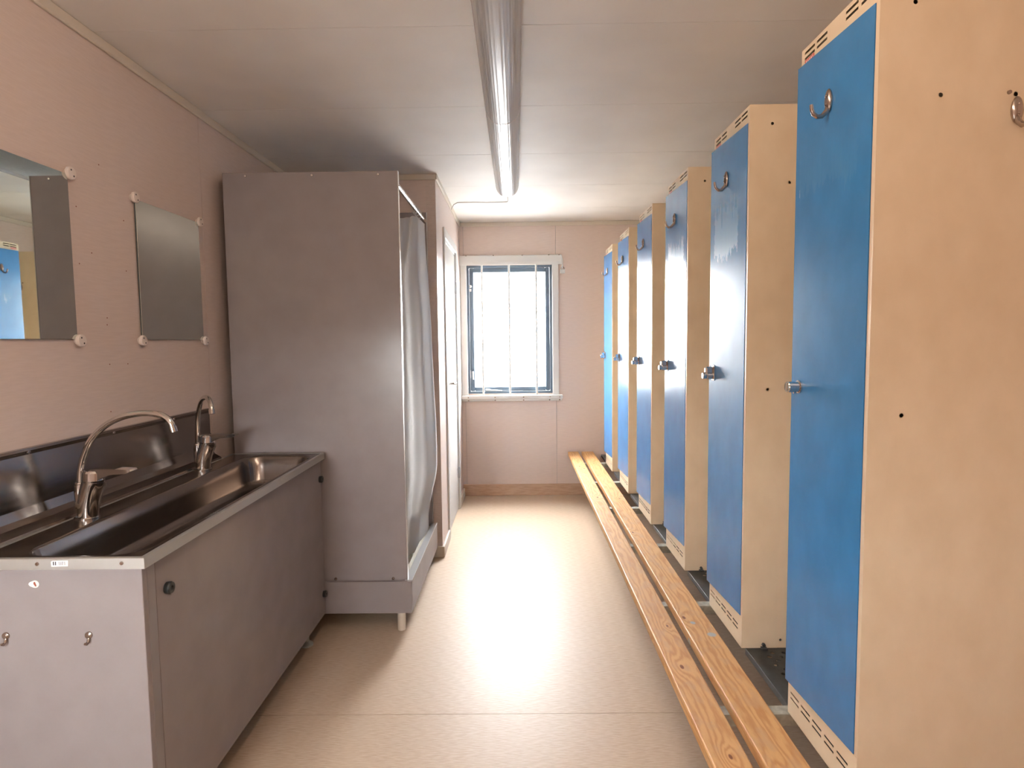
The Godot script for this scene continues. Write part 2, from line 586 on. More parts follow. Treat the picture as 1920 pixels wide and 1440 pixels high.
# ------------------------------------------------------------------ room shell
func build_shell() -> void:
	var g := 0.0012     # half of a joint between panels
	# floor: sheets of vinyl on a slab
	var fl := setting("floor", "beige streaked vinyl floor laid in sheets")
	bxo("slab", Vector3(XL - 0.1, -0.15, ZB - 0.1), Vector3(XR + 0.1, -0.006, ZF + 0.1), M.shell, fl)
	var zs := [ZB - 0.05, -2.094, ZF + 0.05]
	for i in 2:
		bxo("vinyl_sheet", Vector3(XL - 0.05, -0.006, zs[i] + (g if i else 0.0)), Vector3(XR + 0.05, 0.0, zs[i + 1] - (0.0 if i else g)), M.floor, fl)
	# ceiling panels
	var ce := setting("ceiling", "off-white ceiling of wide panels with thin cross joints")
	bxo("roof_deck", Vector3(XL - 0.1, H + 0.01, ZB - 0.1), Vector3(XR + 0.1, H + 0.12, ZF + 0.1), M.shell, ce)
	var zc := [ZB - 0.05, -4.66, -3.997, -3.332, -2.664, -2.0, -1.335, -0.67, -0.005, ZF + 0.05]
	for i in zc.size() - 1:
		bxo("ceiling_panel", Vector3(XL - 0.05, H, zc[i] + g), Vector3(XR + 0.05, H + 0.01, zc[i + 1] - g), M.ceiling, ce)
	# left wall
	var wl := setting("wall_left", "pinkish beige laminate wall behind the mirrors")
	bxo("wall_core", Vector3(XL - 0.12, 0, ZB - 0.1), Vector3(XL - 0.01, H, ZF + 0.1), M.shell, wl)
	var zl := [ZB, -3.85, -2.651, -1.451, -0.251, ZF]
	for i in zl.size() - 1:
		bxo("wall_panel", Vector3(XL - 0.01, 0, zl[i] + g), Vector3(XL, H, zl[i + 1] - g), M.wall, wl)
	for p: Vector2 in [Vector2(1.781, -1.888), Vector2(1.782, -2.114), Vector2(1.647, -1.945), Vector2(1.606, -1.887), Vector2(1.609, -2.113), Vector2(1.442, -2.0), Vector2(1.419, -1.998), Vector2(1.288, -1.999), Vector2(1.286, -2.093), Vector2(1.94, -2.003), Vector2(1.13, -1.991)]:
		var sn := S()
		lathe(sn, Vector3(XL, p.x, p.y), Vector3.RIGHT, [Vector2(0.0022, 0), Vector2(0.0018, 0.0008), Vector2(0.0001, 0.001)], 8)
		obj("nail_head", sn, M.brown_print, wl)
	# right wall
	var wr := setting("wall_right", "pinkish beige laminate wall behind the lockers")
	bxo("wall_core", Vector3(XR + 0.01, 0, ZB - 0.1), Vector3(XR + 0.12, H, ZF + 0.1), M.shell, wr)
	for i in zl.size() - 1:
		bxo("wall_panel", Vector3(XR, 0, zl[i] + g), Vector3(XR + 0.01, H, zl[i + 1] - g), M.wall, wr)
	# wall with the window at the far end
	var wb := setting("wall_back", "beige laminate wall around the barred window")
	wall_with_opening(wb, ZB, -1.0, [XL, -0.447, 0.3405, XR], Rect2(-0.4217, 0.8961, 0.7298, 1.099))
	# wall behind the camera
	var wf := setting("wall_front", "beige laminate wall behind the viewer")
	wall_with_opening(wf, ZF, 1.0, [XL, -0.45, 0.75, XR], W2)
	# partition of the cubicle beyond the shower
	var ps := setting("wall_partition", "beige laminate partition beside the corridor with a white door")
	var z0 := ZP - 0.37
	var z1 := -4.80
	var dh := 2.05
	for seg: Array in [[ZP, z0, 0.0, H], [z0, z1, dh, H], [z1, ZB, 0.0, H]]:
		bxo("wall_core", Vector3(XP - 0.06, seg[2], seg[0]), Vector3(XP - 0.008, seg[3], seg[1]), M.shell, ps)
		bxo("wall_panel", Vector3(XP - 0.008, seg[2], seg[0]), Vector3(XP, seg[3], seg[1]), M.wall, ps)
	var pe := setting("wall_cross", "beige laminate partition end behind the shower cabin")
	bxo("wall_core", Vector3(XL, 0, ZP - 0.06), Vector3(XP - 0.008, H, ZP - 0.008), M.shell, pe)
	bxo("wall_panel", Vector3(XL, 0, ZP - 0.008), Vector3(XP - 0.001, H, ZP), M.wall, pe)
	# skirtings
	var bl := [["baseboard_back", Vector3(XP, 0, ZB), Vector3(XR, 0.101, ZB + 0.012), M.cove, "tan skirting under the window"],
		["baseboard_left", Vector3(XL, 0, ZP), Vector3(XL + 0.012, 0.07, ZF), M.trim, "pale skirting along the mirror wall"],
		["baseboard_right", Vector3(XR - 0.012, 0, ZB + 0.012), Vector3(XR, 0.07, ZF), M.trim, "pale skirting behind the lockers"],
		["baseboard_cross", Vector3(XL + 0.012, 0, ZP), Vector3(XP + 0.014, 0.07, ZP + 0.014), M.trim, "pale skirting at the partition end"],
		["baseboard_partition", Vector3(XP, 0, ZP), Vector3(XP + 0.014, 0.07, z0 + 0.045), M.trim, "pale skirting before the white door"],
		["baseboard_corner", Vector3(XP, 0, z1 - 0.06), Vector3(XP + 0.014, 0.07, ZB + 0.012), M.trim, "pale skirting beyond the white door"]]
	for b: Array in bl:
		var st := S()
		box(st, b[1], b[2], 0.003)
		var o := obj(b[0], st, b[3])
		o.set_meta("kind", "structure")
		o.set_meta("label", b[4])
		o.set_meta("category", "baseboard")
	# ceiling trims
	var tt := [[Vector3(XL, H - 0.035, ZP), Vector3(XL + 0.014, H, ZF), "cream ceiling trim above the mirrors"],
		[Vector3(XR - 0.014, H - 0.035, ZB), Vector3(XR, H, ZF), "cream ceiling trim above the lockers"],
		[Vector3(XP, H - 0.035, ZB), Vector3(XR - 0.014, H, ZB + 0.014), "cream ceiling trim above the window"],
		[Vector3(XP, H - 0.035, ZB + 0.014), Vector3(XP + 0.012, H, ZP + 0.012), "cream ceiling trim above the white door"],
		[Vector3(XL + 0.014, H - 0.035, ZP), Vector3(XP, H, ZP + 0.012), "beige ceiling trim above the shower"]]
	for i in tt.size():
		var st := S()
		box(st, tt[i][0], tt[i][1], 0.004)
		var o := obj("trim_%d" % (i + 1), st, M.trim)
		o.set_meta("kind", "structure")
		o.set_meta("label", tt[i][2])
		o.set_meta("category", "trim")

func wall_with_opening(parent: Node3D, z: float, out: float, xs: Array, hole: Rect2) -> void:
	# panels 10 mm thick on a core, out = direction from the room outwards
	var g := 0.0012
	for layer in 2:
		var za := z if layer == 0 else z + out * 0.01
		var zb := z + out * 0.01 if layer == 0 else z + out * 0.11
		var cuts: Array = xs if layer == 0 else [XL - 0.1, XR + 0.1]
		for i in cuts.size() - 1:
			var a: float = cuts[i] + g
			var b: float = cuts[i + 1] - g
			var st := S()
			var x0 := clampf(hole.position.x, a, b)
			var x1 := clampf(hole.end.x, a, b)
			if x0 > a:
				box(st, Vector3(a, 0, za), Vector3(x0, H, zb))
			if x1 < b:
				box(st, Vector3(x1, 0, za), Vector3(b, H, zb))
			if x1 > x0:
				box(st, Vector3(x0, 0, za), Vector3(x1, hole.position.y, zb))
				box(st, Vector3(x0, hole.end.y, za), Vector3(x1, H, zb))
			obj("wall_panel" if layer == 0 else "wall_core", st, M.wall if layer == 0 else M.shell, parent)

# ------------------------------------------------------------------ window with bars
func window_unit(called: String, label: String, r: Rect2, z: float, s: float) -> Node3D:
	# s = +1: the room lies towards +z of the wall
	var w := setting(called, label)
	var c := 0.055
	var st := S()
	var za := z - s * 0.075
	var zb := z - s * 0.005
	var x0 := r.position.x
	var x1 := r.end.x
	var y0 := r.position.y
	var y1 := r.end.y
	var t := 0.020
	box(st, Vector3(x0, y0, za), Vector3(x0 + t, y1, zb), 0.002)
	box(st, Vector3(x1 - t, y0, za), Vector3(x1, y1, zb), 0.002)
	box(st, Vector3(x0 + t, y0, za), Vector3(x1 - t, y0 + t, zb), 0.002)
	box(st, Vector3(x0 + t, y1 - t, za), Vector3(x1 - t, y1, zb), 0.002)
	obj("window_frame", st, M.frame_dark, w)
	var sb := S()
	var zc := z - s * 0.015
	var a0 := x0 + t + 0.002
	var a1 := x1 - t - 0.002
	var b0 := y0 + t + 0.002
	var b1 := y1 - t - 0.002
	var k := c - t
	box(sb, Vector3(a0, b0, za), Vector3(a0 + k, b1, zc), 0.004)
	box(sb, Vector3(a1 - k, b0, za), Vector3(a1, b1, zc), 0.004)
	box(sb, Vector3(a0 + k, b0, za), Vector3(a1 - k, b0 + k, zc), 0.004)
	box(sb, Vector3(a0 + k, b1 - k, za), Vector3(a1 - k, b1, zc), 0.004)
	var sash := obj("sash", sb, M.frame_dark, w)
	var sp := S()
	box(sp, Vector3(a0 + k - 0.004, b0 + k - 0.004, z - s * 0.047), Vector3(a1 - k + 0.004, b1 - k + 0.004, z - s * 0.043))
	obj("pane", sp, M.glass, sash)
	# white lining boards round the opening, on the wall
	for side: Array in [[x0 - 0.055, x0], [x1, x1 + 0.055]]:
		bxo("casing", Vector3(side[0], y0 - 0.012, z + s * 0.016), Vector3(side[1], y1 + 0.012, z), M.white_paint, w, 0.003)
	return w

func build_window() -> void:
	var r := Rect2(-0.4217, 0.8961, 0.7298, 1.099)
	var w := window_unit("window_1", "white daylit window with dark blue-grey frame", r, ZB, 1.0)
	# catches on the sash
	var st := S()
	lathe(st, Vector3(-0.392, 1.82, ZB - 0.015), Vector3.BACK, [Vector2(0.013, 0), Vector2(0.013, 0.01), Vector2(0.007, 0.016), Vector2(0.0001, 0.017)], 14)
	box(st, Vector3(-0.404, 1.775, ZB - 0.015), Vector3(-0.384, 1.80, ZB - 0.008), 0.002)
	obj("catch", st, M.alu, w)
	var s2 := S()
	box(s2, Vector3(-0.408, 1.03, ZB - 0.015), Vector3(-0.398, 1.10, ZB - 0.006), 0.002)
	tube(s2, [Vector3(-0.384, 1.085, ZB - 0.012), Vector3(-0.382, 1.085, ZB + 0.004), Vector3(-0.380, 1.06, ZB + 0.010), Vector3(-0.379, 1.02, ZB + 0.010)], [0.007, 0.007, 0.006, 0.005], 10)
	obj("latch_handle", s2, M.alu, w)
	var s3 := S()
	tube(s3, [Vector3(-0.27, 0.925, ZB - 0.006), Vector3(-0.255, 0.93, ZB + 0.006), Vector3(-0.22, 0.925, ZB + 0.008), Vector3(-0.13, 0.921, ZB + 0.006)], [0.006, 0.007, 0.005, 0.004], 10)
	box(s3, Vector3(-0.275, 0.915, ZB - 0.015), Vector3(-0.235, 0.938, ZB - 0.006), 0.002)
	obj("stay", s3, M.alu, w)
	# burglar bars
	var gr := thing("window_grille", "white steel window bars between a top rail and sill rail", "window bars", Vector3(0, 0, ZB))
	var z0 := 0.016
	var p := PackedVector2Array([Vector2(z0, 2.012), Vector2(z0 + 0.034, 2.005), Vector2(z0 + 0.034, 1.992), Vector2(z0 + 0.040, 1.992), Vector2(z0 + 0.040, 2.016), Vector2(z0 + 0.030, 2.070), Vector2(z0 + 0.012, 2.076), Vector2(z0, 2.076)])
	var s4 := S()
	extrude(s4, p, Vector3(-0.477, 0, 0), Vector3.BACK, Vector3.UP, Vector3(0.864, 0, 0))
	box(s4, Vector3(-0.477, 2.03, 0.0), Vector3(0.385, 2.07, z0))
	var tr := obj("top_rail", s4, M.white_paint, gr)
	var s5 := S()
	box(s5, Vector3(-0.477, 0.851, z0), Vector3(0.392, 0.884, z0 + 0.040), 0.004)
	box(s5, Vector3(-0.474, 0.832, 0.0), Vector3(0.386, 0.851, z0 + 0.012), 0.003)
	box(s5, Vector3(-0.474, 0.851, 0.0), Vector3(0.386, 0.880, z0))
	var br := obj("sill_rail", s5, M.white_paint, gr)
	for x: float in [-0.289, -0.059, 0.171]:
		var sb := S()
		tube(sb, [Vector3(x, 0.882, z0 + 0.024), Vector3(x, 2.0, z0 + 0.024)], [0.0085, 0.0085], 12)
		obj("bar", sb, M.white_paint, gr)
	for x: float in [-0.42, -0.19, 0.055, 0.28, 0.366]:
		var sc := S()
		lathe(sc, Vector3(x, 2.071, z0 + 0.028), Vector3(0, 0.3, 1), [Vector2(0.005, 0), Vector2(0.004, 0.004), Vector2(0.0001, 0.005)], 10)
		obj("screw", sc, M.nickel, tr)
		var sd := S()
		lathe(sd, Vector3(x, 0.868, z0 + 0.040), Vector3.BACK, [Vector2(0.006, 0), Vector2(0.005, 0.003), Vector2(0.0001, 0.004)], 10)
		obj("screw", sd, M.nickel, br)
		var se := S()
		lathe(se, Vector3(x, 0.840, z0 + 0.012), Vector3.BACK, [Vector2(0.006, 0), Vector2(0.005, 0.003), Vector2(0.0001, 0.004)], 10)
		obj("screw", se, M.nickel, br)
	var sl := S()
	tube(sl, [Vector3(0.386, 2.066, z0 + 0.02), Vector3(0.394, 2.03, z0 + 0.024), Vector3(0.397, 1.99, z0 + 0.026), Vector3(0.393, 1.957, z0 + 0.024)], [0.011, 0.010, 0.009, 0.008], 10, true, 0.6)
	obj("hasp", sl, M.white_paint, gr)
	var pl := thing("padlock", "small grey padlock hanging from the window bar hasp", "padlock", Vector3(0.396, 1.915, ZB + 0.04))
	bxo("lock_body", Vector3(-0.021, 0, -0.009), Vector3(0.021, 0.036, 0.009), M.gear_white, pl, 0.004)
	var sh := S()
	var pts := []
	var rr := []
	for i in 9:
		var a := PI * i / 8.0
		pts.append(Vector3(0.013 * cos(a), 0.043 + 0.013 * sin(a), 0))
		rr.append(0.0028)
	pts.push_front(Vector3(0.013, 0.034, 0))
	pts.push_back(Vector3(-0.013, 0.034, 0))
	rr.append_array([0.0028, 0.0028])
	tube(sh, pts, rr, 8)
	obj("shackle", sh, M.nickel, pl)
	# window behind the camera
	window_unit("window_2", "small daylit window in the wall behind the viewer", W2, ZF, -1.0)

func build_partition_door() -> void:
	var d := setting("door_1", "white glossy door of the cubicle with chrome lever")
	var z0 := ZP - 0.37
	var z1 := -4.80
	# casing and frame
	var st := S()
	box(st, Vector3(XP, 0.0, z0 + 0.045), Vector3(XP + 0.012, 2.105, z0 - 0.012), 0.003)
	box(st, Vector3(XP, 0.0, z1 + 0.012), Vector3(XP + 0.012, 2.105, z1 - 0.055), 0.003)
	box(st, Vector3(XP, 2.042, z0 - 0.012), Vector3(XP + 0.012, 2.105, z1 + 0.012), 0.003)
	obj("casing", st, M.white_paint, d)
	var sj := S()
	box(sj, Vector3(XP - 0.06, 0, z0), Vector3(XP, 2.05, z0 - 0.025), 0.001)
	box(sj, Vector3(XP - 0.06, 0, z1 + 0.025), Vector3(XP, 2.05, z1), 0.001)
	box(sj, Vector3(XP - 0.06, 2.028, z0 - 0.025), Vector3(XP, 2.05, z1 + 0.025), 0.001)
	obj("door_frame", sj, M.white_paint, d)
	var sl := S()
	box(sl, Vector3(XP - 0.042, 0.012, z0 - 0.028), Vector3(XP - 0.004, 2.025, z1 + 0.028), 0.002)
	var leaf := obj("door_leaf", sl, M.door_white, d)
	var sh := S()
	lathe(sh, Vector3(XP - 0.004, 1.06, z0 - 0.085), Vector3.RIGHT, [Vector2(0.025, 0), Vector2(0.025, 0.005), Vector2(0.02, 0.008), Vector2(0.01, 0.008), Vector2(0.009, 0.045)], 16)
	tube(sh, [Vector3(XP + 0.040, 1.06, z0 - 0.082), Vector3(XP + 0.045, 1.06, z0 - 0.10), Vector3(XP + 0.045, 1.058, z0 - 0.16), Vector3(XP + 0.042, 1.052, z0 - 0.205)], [0.009, 0.010, 0.009, 0.008], 10)
	obj("lever_handle", sh, M.chrome, leaf)
	for y: float in [0.30, 1.77]:
		var s := S()
		tube(s, [Vector3(XP + 0.006, y - 0.045, z1 + 0.020), Vector3(XP + 0.006, y + 0.045, z1 + 0.020)], [0.008, 0.008], 10)
		box(s, Vector3(XP - 0.004, y - 0.04, z1 + 0.022), Vector3(XP + 0.001, y + 0.04, z1 + 0.05))
		obj("hinge", s, M.gear_white, leaf)

# ------------------------------------------------------------------ shower cabin
func build_shower() -> void:
	var z0 := -2.743
	var z1 := -3.632
	var x0 := -1.309
	var x1 := -0.521
	var sh := thing("shower_cabin", "grey laminate shower cabin with raised tray and open curtain side", "shower", Vector3(0, 0, 0))
	var fp := bxo("front_panel", Vector3(x0, 0.225, z0 - 0.016), Vector3(x1 - 0.003, 2.1134, z0), M.laminate, sh, 0.0015)
	bxo("edge_strip", Vector3(x1 - 0.003, 0.225, z0 - 0.018), Vector3(x1, 2.1134, z0 + 0.0005), M.alu, sh)
	for x: float in [-1.205, -0.906, -0.610]:
		var s := S()
		lathe(s, Vector3(x, 2.099, z0), Vector3.BACK, [Vector2(0.006, 0), Vector2(0.005, 0.003), Vector2(0.0001, 0.004)], 12)
		obj("screw", s, M.chrome, fp)
	for x: float in [-0.86, -0.59]:
		var s := S()
		lathe(s, Vector3(x, 0.247, z0), Vector3.BACK, [Vector2(0.007, 0), Vector2(0.006, 0.004), Vector2(0.0001, 0.005)], 12)
		obj("screw", s, M.nickel, fp)
	bxo("side_panel", Vector3(x0, 0.225, z1), Vector3(x0 + 0.016, 2.1134, z0 - 0.017), M.laminate, sh, 0.0015)
	bxo("rear_panel", Vector3(x0 + 0.017, 0.225, z1), Vector3(x1 - 0.006, 2.1134, z1 + 0.016), M.laminate, sh, 0.0015)
	bxo("edge_strip", Vector3(x1 - 0.006, 0.225, z1 - 0.001), Vector3(x1 - 0.002, 2.1134, z1 + 0.018), M.alu, sh)
	# skirting of the tray
	bxo("front_skirt", Vector3(x0, 0.0881, z0 + 0.004), Vector3(x1 + 0.019, 0.239, z0 + 0.020), M.laminate, sh, 0.001)
	var ss := S()
	box(ss, Vector3(x1 + 0.004, 0.0881, z1), Vector3(x1 + 0.020, 0.237, z0 + 0.0035), 0.001)
	obj("side_skirt", ss, M.laminate, sh)
	bxo("skirt_cap", Vector3(x1 - 0.014, 0.237, z1), Vector3(x1 + 0.0205, 0.2405, z0 + 0.004), M.alu, sh, 0.001)
	# tray: a shallow dish
	var st := S()
	var cx := (x0 + x1) / 2.0
	var cz := (z0 + z1) / 2.0
	var hx := (x1 - x0) / 2.0 - 0.004
	var hz := (z0 - z1) / 2.0 - 0.02
	loft(st, [rounded(cx, cz, hx, hz, 0.01, 0.225), rounded(cx, cz, hx - 0.035, hz - 0.035, 0.04, 0.225), rounded(cx, cz, hx - 0.05, hz - 0.05, 0.05, 0.16), rounded(cx, cz, hx - 0.07, hz - 0.07, 0.05, 0.145), rounded(cx, cz, 0.05, 0.05, 0.02, 0.14)], 1, true)
	obj("tray", st, M.tray_white, sh)
	for p: Vector2 in [Vector2(x1 - 0.035, z0 - 0.005), Vector2(x0 + 0.05, z0 - 0.005), Vector2(x1 - 0.035, z1 + 0.06), Vector2(x0 + 0.05, z1 + 0.06)]:
		var sl := S()
		tube(sl, [Vector3(p.x, 0.0, p.y), Vector3(p.x, 0.15, p.y)], [0.019, 0.019], 18)
		obj("leg", sl, M.trim, sh)
	# curtain rod
	var sr := S()
	tube(sr, [Vector3(x1 - 0.012, 2.060, z0 - 0.017), Vector3(x1 - 0.012, 2.060, z1 + 0.017)], [0.011, 0.011], 16)
	obj("curtain_rod", sr, M.chrome, sh)
	# curtain
	var cu := thing("shower_curtain", "white plastic shower curtain hanging in folds from the chrome rod", "curtain", Vector3(0, 0, 0))
	var sc := S()
	var nu := 120
	var nv := 64
	var pts := []
	for j in nv + 1:
		var t := float(j) / nv
		var row := []
		for i in nu + 1:
			var s := float(i) / nu
			row.append(curtain_point(s, t))
		pts.append(row)
	var nor := []
	for j in nv + 1:
		var row := []
		for i in nu + 1:
			var du: Vector3 = pts[j][mini(i + 1, nu)] - pts[j][maxi(i - 1, 0)]
			var dv: Vector3 = pts[mini(j + 1, nv)][i] - pts[maxi(j - 1, 0)][i]
			var n := du.cross(dv).normalized()
			if n.x < 0 and absf(n.x) > 0.0:
				pass
			row.append(n)
		nor.append(row)
	for j in nv:
		for i in nu:
			var a: Vector3 = pts[j][i]
			var b: Vector3 = pts[j][i + 1]
			var c: Vector3 = pts[j + 1][i + 1]
			var d: Vector3 = pts[j + 1][i]
			var o: Vector3 = nor[j][i]
			tri3(sc, a, b, c, o, nor[j][i], nor[j][i + 1], nor[j + 1][i + 1])
			tri3(sc, a, c, d, o, nor[j][i], nor[j + 1][i + 1], nor[j + 1][i])
	obj("curtain_sheet", sc, M.curtain, cu)
	for k in 3:
		var top := Vector3(0, 0, -3.24 - 0.07 * k)
		var rp := []
		var rr := []
		for i in 13:
			var a := TAU * i / 12.0
			rp.append(Vector3(x1 - 0.012 + 0.016 * sin(a), 2.052 + 0.022 * cos(a), top.z))
			rr.append(0.0018)
		var sg := S()
		tube(sg, rp, rr, 6, false)
		obj("ring", sg, M.gear_white, cu)

func curtain_point(s: float, t: float) -> Vector3:
	# pushed to the far end of the rod and hanging across the cabin; s runs from inside the cabin to the corridor side, t from top to bottom
	var left := lerpf(-0.612, -0.690, smoothstep(0.0, 0.2, t))
	var right := -0.520 + 0.026 * smoothstep(0.0, 0.35, t) + 0.018 * smoothstep(0.3, 0.70, t) - 0.058 * smoothstep(0.74, 0.92, t)
	var x := lerpf(left, right, s)
	var y := lerpf(2.036 - 0.050 * pow(1.0 - s, 2.0) - 0.01 * smoothstep(0.8, 1.0, s), 0.160, t)
	var z := -3.19 - 0.20 * s
	# a few soft upright folds, the outermost turned back
	z += 0.016 * sin(s * TAU * 1.6 + 0.8 + 0.5 * t) + 0.006 * sin(s * TAU * 3.7 + 2.0 * t)
	z -= 0.10 * smoothstep(0.82, 1.0, s)
	# lower end creased where it meets the tray, then flared towards the room
	var crease := exp(-pow((t - 0.865 - 0.03 * s) / 0.022, 2.0))
	z -= 0.030 * crease
	var flap := smoothstep(0.87, 1.0, t)
	z += flap * (0.07 * sin(s * PI) + 0.03 * (1.0 - s))
	y += flap * (0.05 * s * s + 0.010 * sin(s * 13.0))
	# soft dents in the sheet
	z += 0.005 * sin(t * 21.0 + s * 7.0) * sin(t * 6.0 + 0.5) + 0.002 * sin(t * 47.0 - s * 11.0)
	return Vector3(x, y, z)

# ------------------------------------------------------------------ sink
func build_sink() -> void:
	var za := -1.396
	var zb := -2.712
	var xf := -0.902
	var xw := XL + 0.004
	var c := thing("sink_cabinet", "grey laminate washstand cabinet with black round catches", "cabinet", Vector3.ZERO)
	var ep := bxo("end_panel", Vector3(xw, 0.10, za - 0.018), Vector3(xf, 0.824, za), M.laminate, c, 0.001)
	bxo("corner_post", Vector3(xf - 0.03, 0.10, za - 0.051), Vector3(xf, 0.824, za - 0.0185), M.laminate_edge, c, 0.001)
	bxo("rear_end_panel", Vector3(xw, 0.10, zb), Vector3(xf - 0.0205, 0.824, zb + 0.018), M.laminate, c, 0.001)
	bxo("bottom_panel", Vector3(xw, 0.10, zb + 0.0185), Vector3(xf - 0.031, 0.118, za - 0.0185), M.laminate, c)
	var dp := bxo("front_panel", Vector3(xf - 0.019, 0.098, zb + 0.001), Vector3(xf, 0.822, za - 0.0535), M.laminate, c, 0.001)
	for k: Array in [[0.731, -1.492], [0.733, -2.690], [0.198, -2.690]]:
		var s := S()
		lathe(s, Vector3(xf, k[0], k[1]), Vector3.RIGHT, [Vector2(0.015, 0), Vector2(0.016, 0.010), Vector2(0.014, 0.014), Vector2(0.006, 0.014), Vector2(0.005, 0.011), Vector2(0.0001, 0.011)], 20)
		obj("catch", s, M.black_plastic, dp)
	for p: Vector2 in [Vector2(-0.955, -2.60), Vector2(-0.955, -1.46), Vector2(-1.30, -2.60), Vector2(-1.30, -1.46)]:
		var s := S()
		lathe(s, Vector3(p.x, 0, p.y), Vector3.UP, [Vector2(0.028, 0), Vector2(0.028, 0.008), Vector2(0.012, 0.022), Vector2(0.010, 0.101)], 18)
		obj("foot", s, M.zinc, c)
	for x: float in [-1.239, -1.038]:
		var s := S()
		lathe(s, Vector3(x, 0.655, za), Vector3.BACK, [Vector2(0.009, 0), Vector2(0.0085, 0.003), Vector2(0.004, 0.005), Vector2(0.0001, 0.005)], 16)
		tube(s, [Vector3(x + 0.001, 0.649, za + 0.002), Vector3(x + 0.001, 0.641, za + 0.005), Vector3(x, 0.637, za + 0.010), Vector3(x - 0.001, 0.640, za + 0.014)], [0.004, 0.0038, 0.0035, 0.003], 8)
		obj("hook", s, M.nickel, ep)
	# teardrop sticker
	var sk := S()
	var poly := PackedVector2Array()
	for i in 20:
		var a := TAU * i / 20.0
		var r := 0.0095
		var px := cos(a) * r
		if cos(a) < -0.5:
			px -= 0.0065 * (-cos(a) - 0.5) * 2.0
		poly.append(Vector2(px, sin(a) * 0.0092))
	extrude(sk, poly, Vector3(-1.160, 0.782, za), Vector3.RIGHT, Vector3.UP, Vector3(0, 0, 0.0006))
	var stick := obj("sticker", sk, M.paper, ep)
	stick.set_meta("label", "small white teardrop sticker with a brown mark")
	var sm := S()
	extrude(sm, PackedVector2Array([Vector2(-0.003, 0.005), Vector2(0.000, 0.006), Vector2(0.0035, -0.004), Vector2(0.001, -0.006), Vector2(-0.0035, 0.001)]), Vector3(-1.160, 0.782, za + 0.0006), Vector3.RIGHT, Vector3.UP, Vector3(0, 0, 0.0003))
	obj("printed_mark", sm, M.brown_print, stick)

	# stainless trough
	var t := thing("trough_sink", "long stainless steel trough sink with upright splashback", "sink", Vector3.ZERO)
	var yt := 0.8525
	var st := S()
	var ox0 := XL + 0.055
	var ox1 := -0.8816
	var oz0 := zb + 0.004
	var oz1 := -1.3758
	var cx := (ox0 + ox1) / 2.0
	var cz := (oz0 + oz1) / 2.0
	var bx := -1.064
	var bz := -2.038
	var L := [rounded(cx, cz, (ox1 - ox0) / 2, (oz1 - oz0) / 2, 0.001, yt - 0.028), rounded(cx, cz, (ox1 - ox0) / 2, (oz1 - oz0) / 2, 0.001, yt - 0.002), rounded(cx, cz, (ox1 - ox0) / 2 - 0.003, (oz1 - oz0) / 2 - 0.003, 0.001, yt), rounded(cx, cz, (ox1 - ox0) / 2 - 0.014, (oz1 - oz0) / 2 - 0.014, 0.002, yt - 0.002)]
	loft(st, L, 9, false)
	obj("rim", st, M.rim_steel, t)
	var s2 := S()
	loft(s2, [L[3], rounded(bx, bz, 0.152, 0.634, 0.07, yt - 0.004), rounded(bx, bz, 0.144, 0.627, 0.068, yt - 0.012), rounded(bx, bz, 0.133, 0.616, 0.064, yt - 0.05), rounded(bx, bz, 0.126, 0.606, 0.06, yt - 0.105), rounded(bx, bz, 0.112, 0.588, 0.055, yt - 0.125), rounded(bx, bz, 0.09, 0.56, 0.05, yt - 0.130), rounded(bx, bz, 0.02, 0.02, 0.015, yt - 0.136)], 1, true)
	obj("basin", s2, M.steel, t)
	var sd := S()
	lathe(sd, Vector3(bx, yt - 0.137, bz), Vector3.UP, [Vector2(0.036, 0), Vector2(0.036, 0.004), Vector2(0.024, 0.003), Vector2(0.022, 0.0), Vector2(0.0001, 0.0)], 20)
	obj("drain", sd, M.chrome, t)
	var ss := S()
	var bk := PackedVector2Array([Vector2(XL + 0.062, yt - 0.028), Vector2(XL + 0.062, yt - 0.002), Vector2(XL + 0.058, yt + 0.006), Vector2(XL + 0.034, yt + 0.020), Vector2(XL + 0.022, yt + 0.034), Vector2(XL + 0.016, yt + 0.060), Vector2(XL + 0.016, 1.055), Vector2(XL + 0.022, 1.066), Vector2(XL + 0.020, 1.073), Vector2(XL + 0.004, 1.073), Vector2(XL + 0.004, yt - 0.028)])
	extrude(ss, bk, Vector3(0, 0, -2.60), Vector3.RIGHT, Vector3.UP, Vector3(0, 0, -1.3758 + 2.60))
	var sp := obj("splashback", ss, M.steel, t)
	for z: float in [-1.62, -1.97, -2.32]:
		var s := S()
		lathe(s, Vector3(XL + 0.019, 1.062, z), Vector3.RIGHT, [Vector2(0.006, 0), Vector2(0.005, 0.004), Vector2(0.0001, 0.005)], 12)
		obj("screw", s, M.nickel, sp)
	var zr := oz1
	for x: float in [-1.135, -0.935]:
		var s := S()
		lathe(s, Vector3(x, 0.839, zr), Vector3.BACK, [Vector2(0.0045, 0), Vector2(0.004, 0.002), Vector2(0.0015, 0.0025), Vector2(0.0001, 0.001)], 14)
		obj("screw", s, M.nickel, t)
	var sb := S()
	extrude(sb, PackedVector2Array([Vector2(-0.020, -0.0075), Vector2(0.0195, -0.0065), Vector2(0.020, 0.007), Vector2(-0.017, 0.0068), Vector2(-0.020, 0.004)]), Vector3(-1.082, 0.8395, zr), Vector3.RIGHT, Vector3.UP, Vector3(0, 0, 0.0005))
	var bar := obj("barcode_sticker", sb, M.paper, t)
	bar.set_meta("label", "white barcode sticker on the steel rim")
	var si := S()
	var widths := [0.003, 0.0008, 0.003, 0.0045, 0.0007, 0.0012, 0.0012, 0.0007, 0.0006, 0.001, 0.0012, 0.0007, 0.0007, 0.0009, 0.001, 0.0007, 0.0006, 0.0009]
	var xx := -0.0155
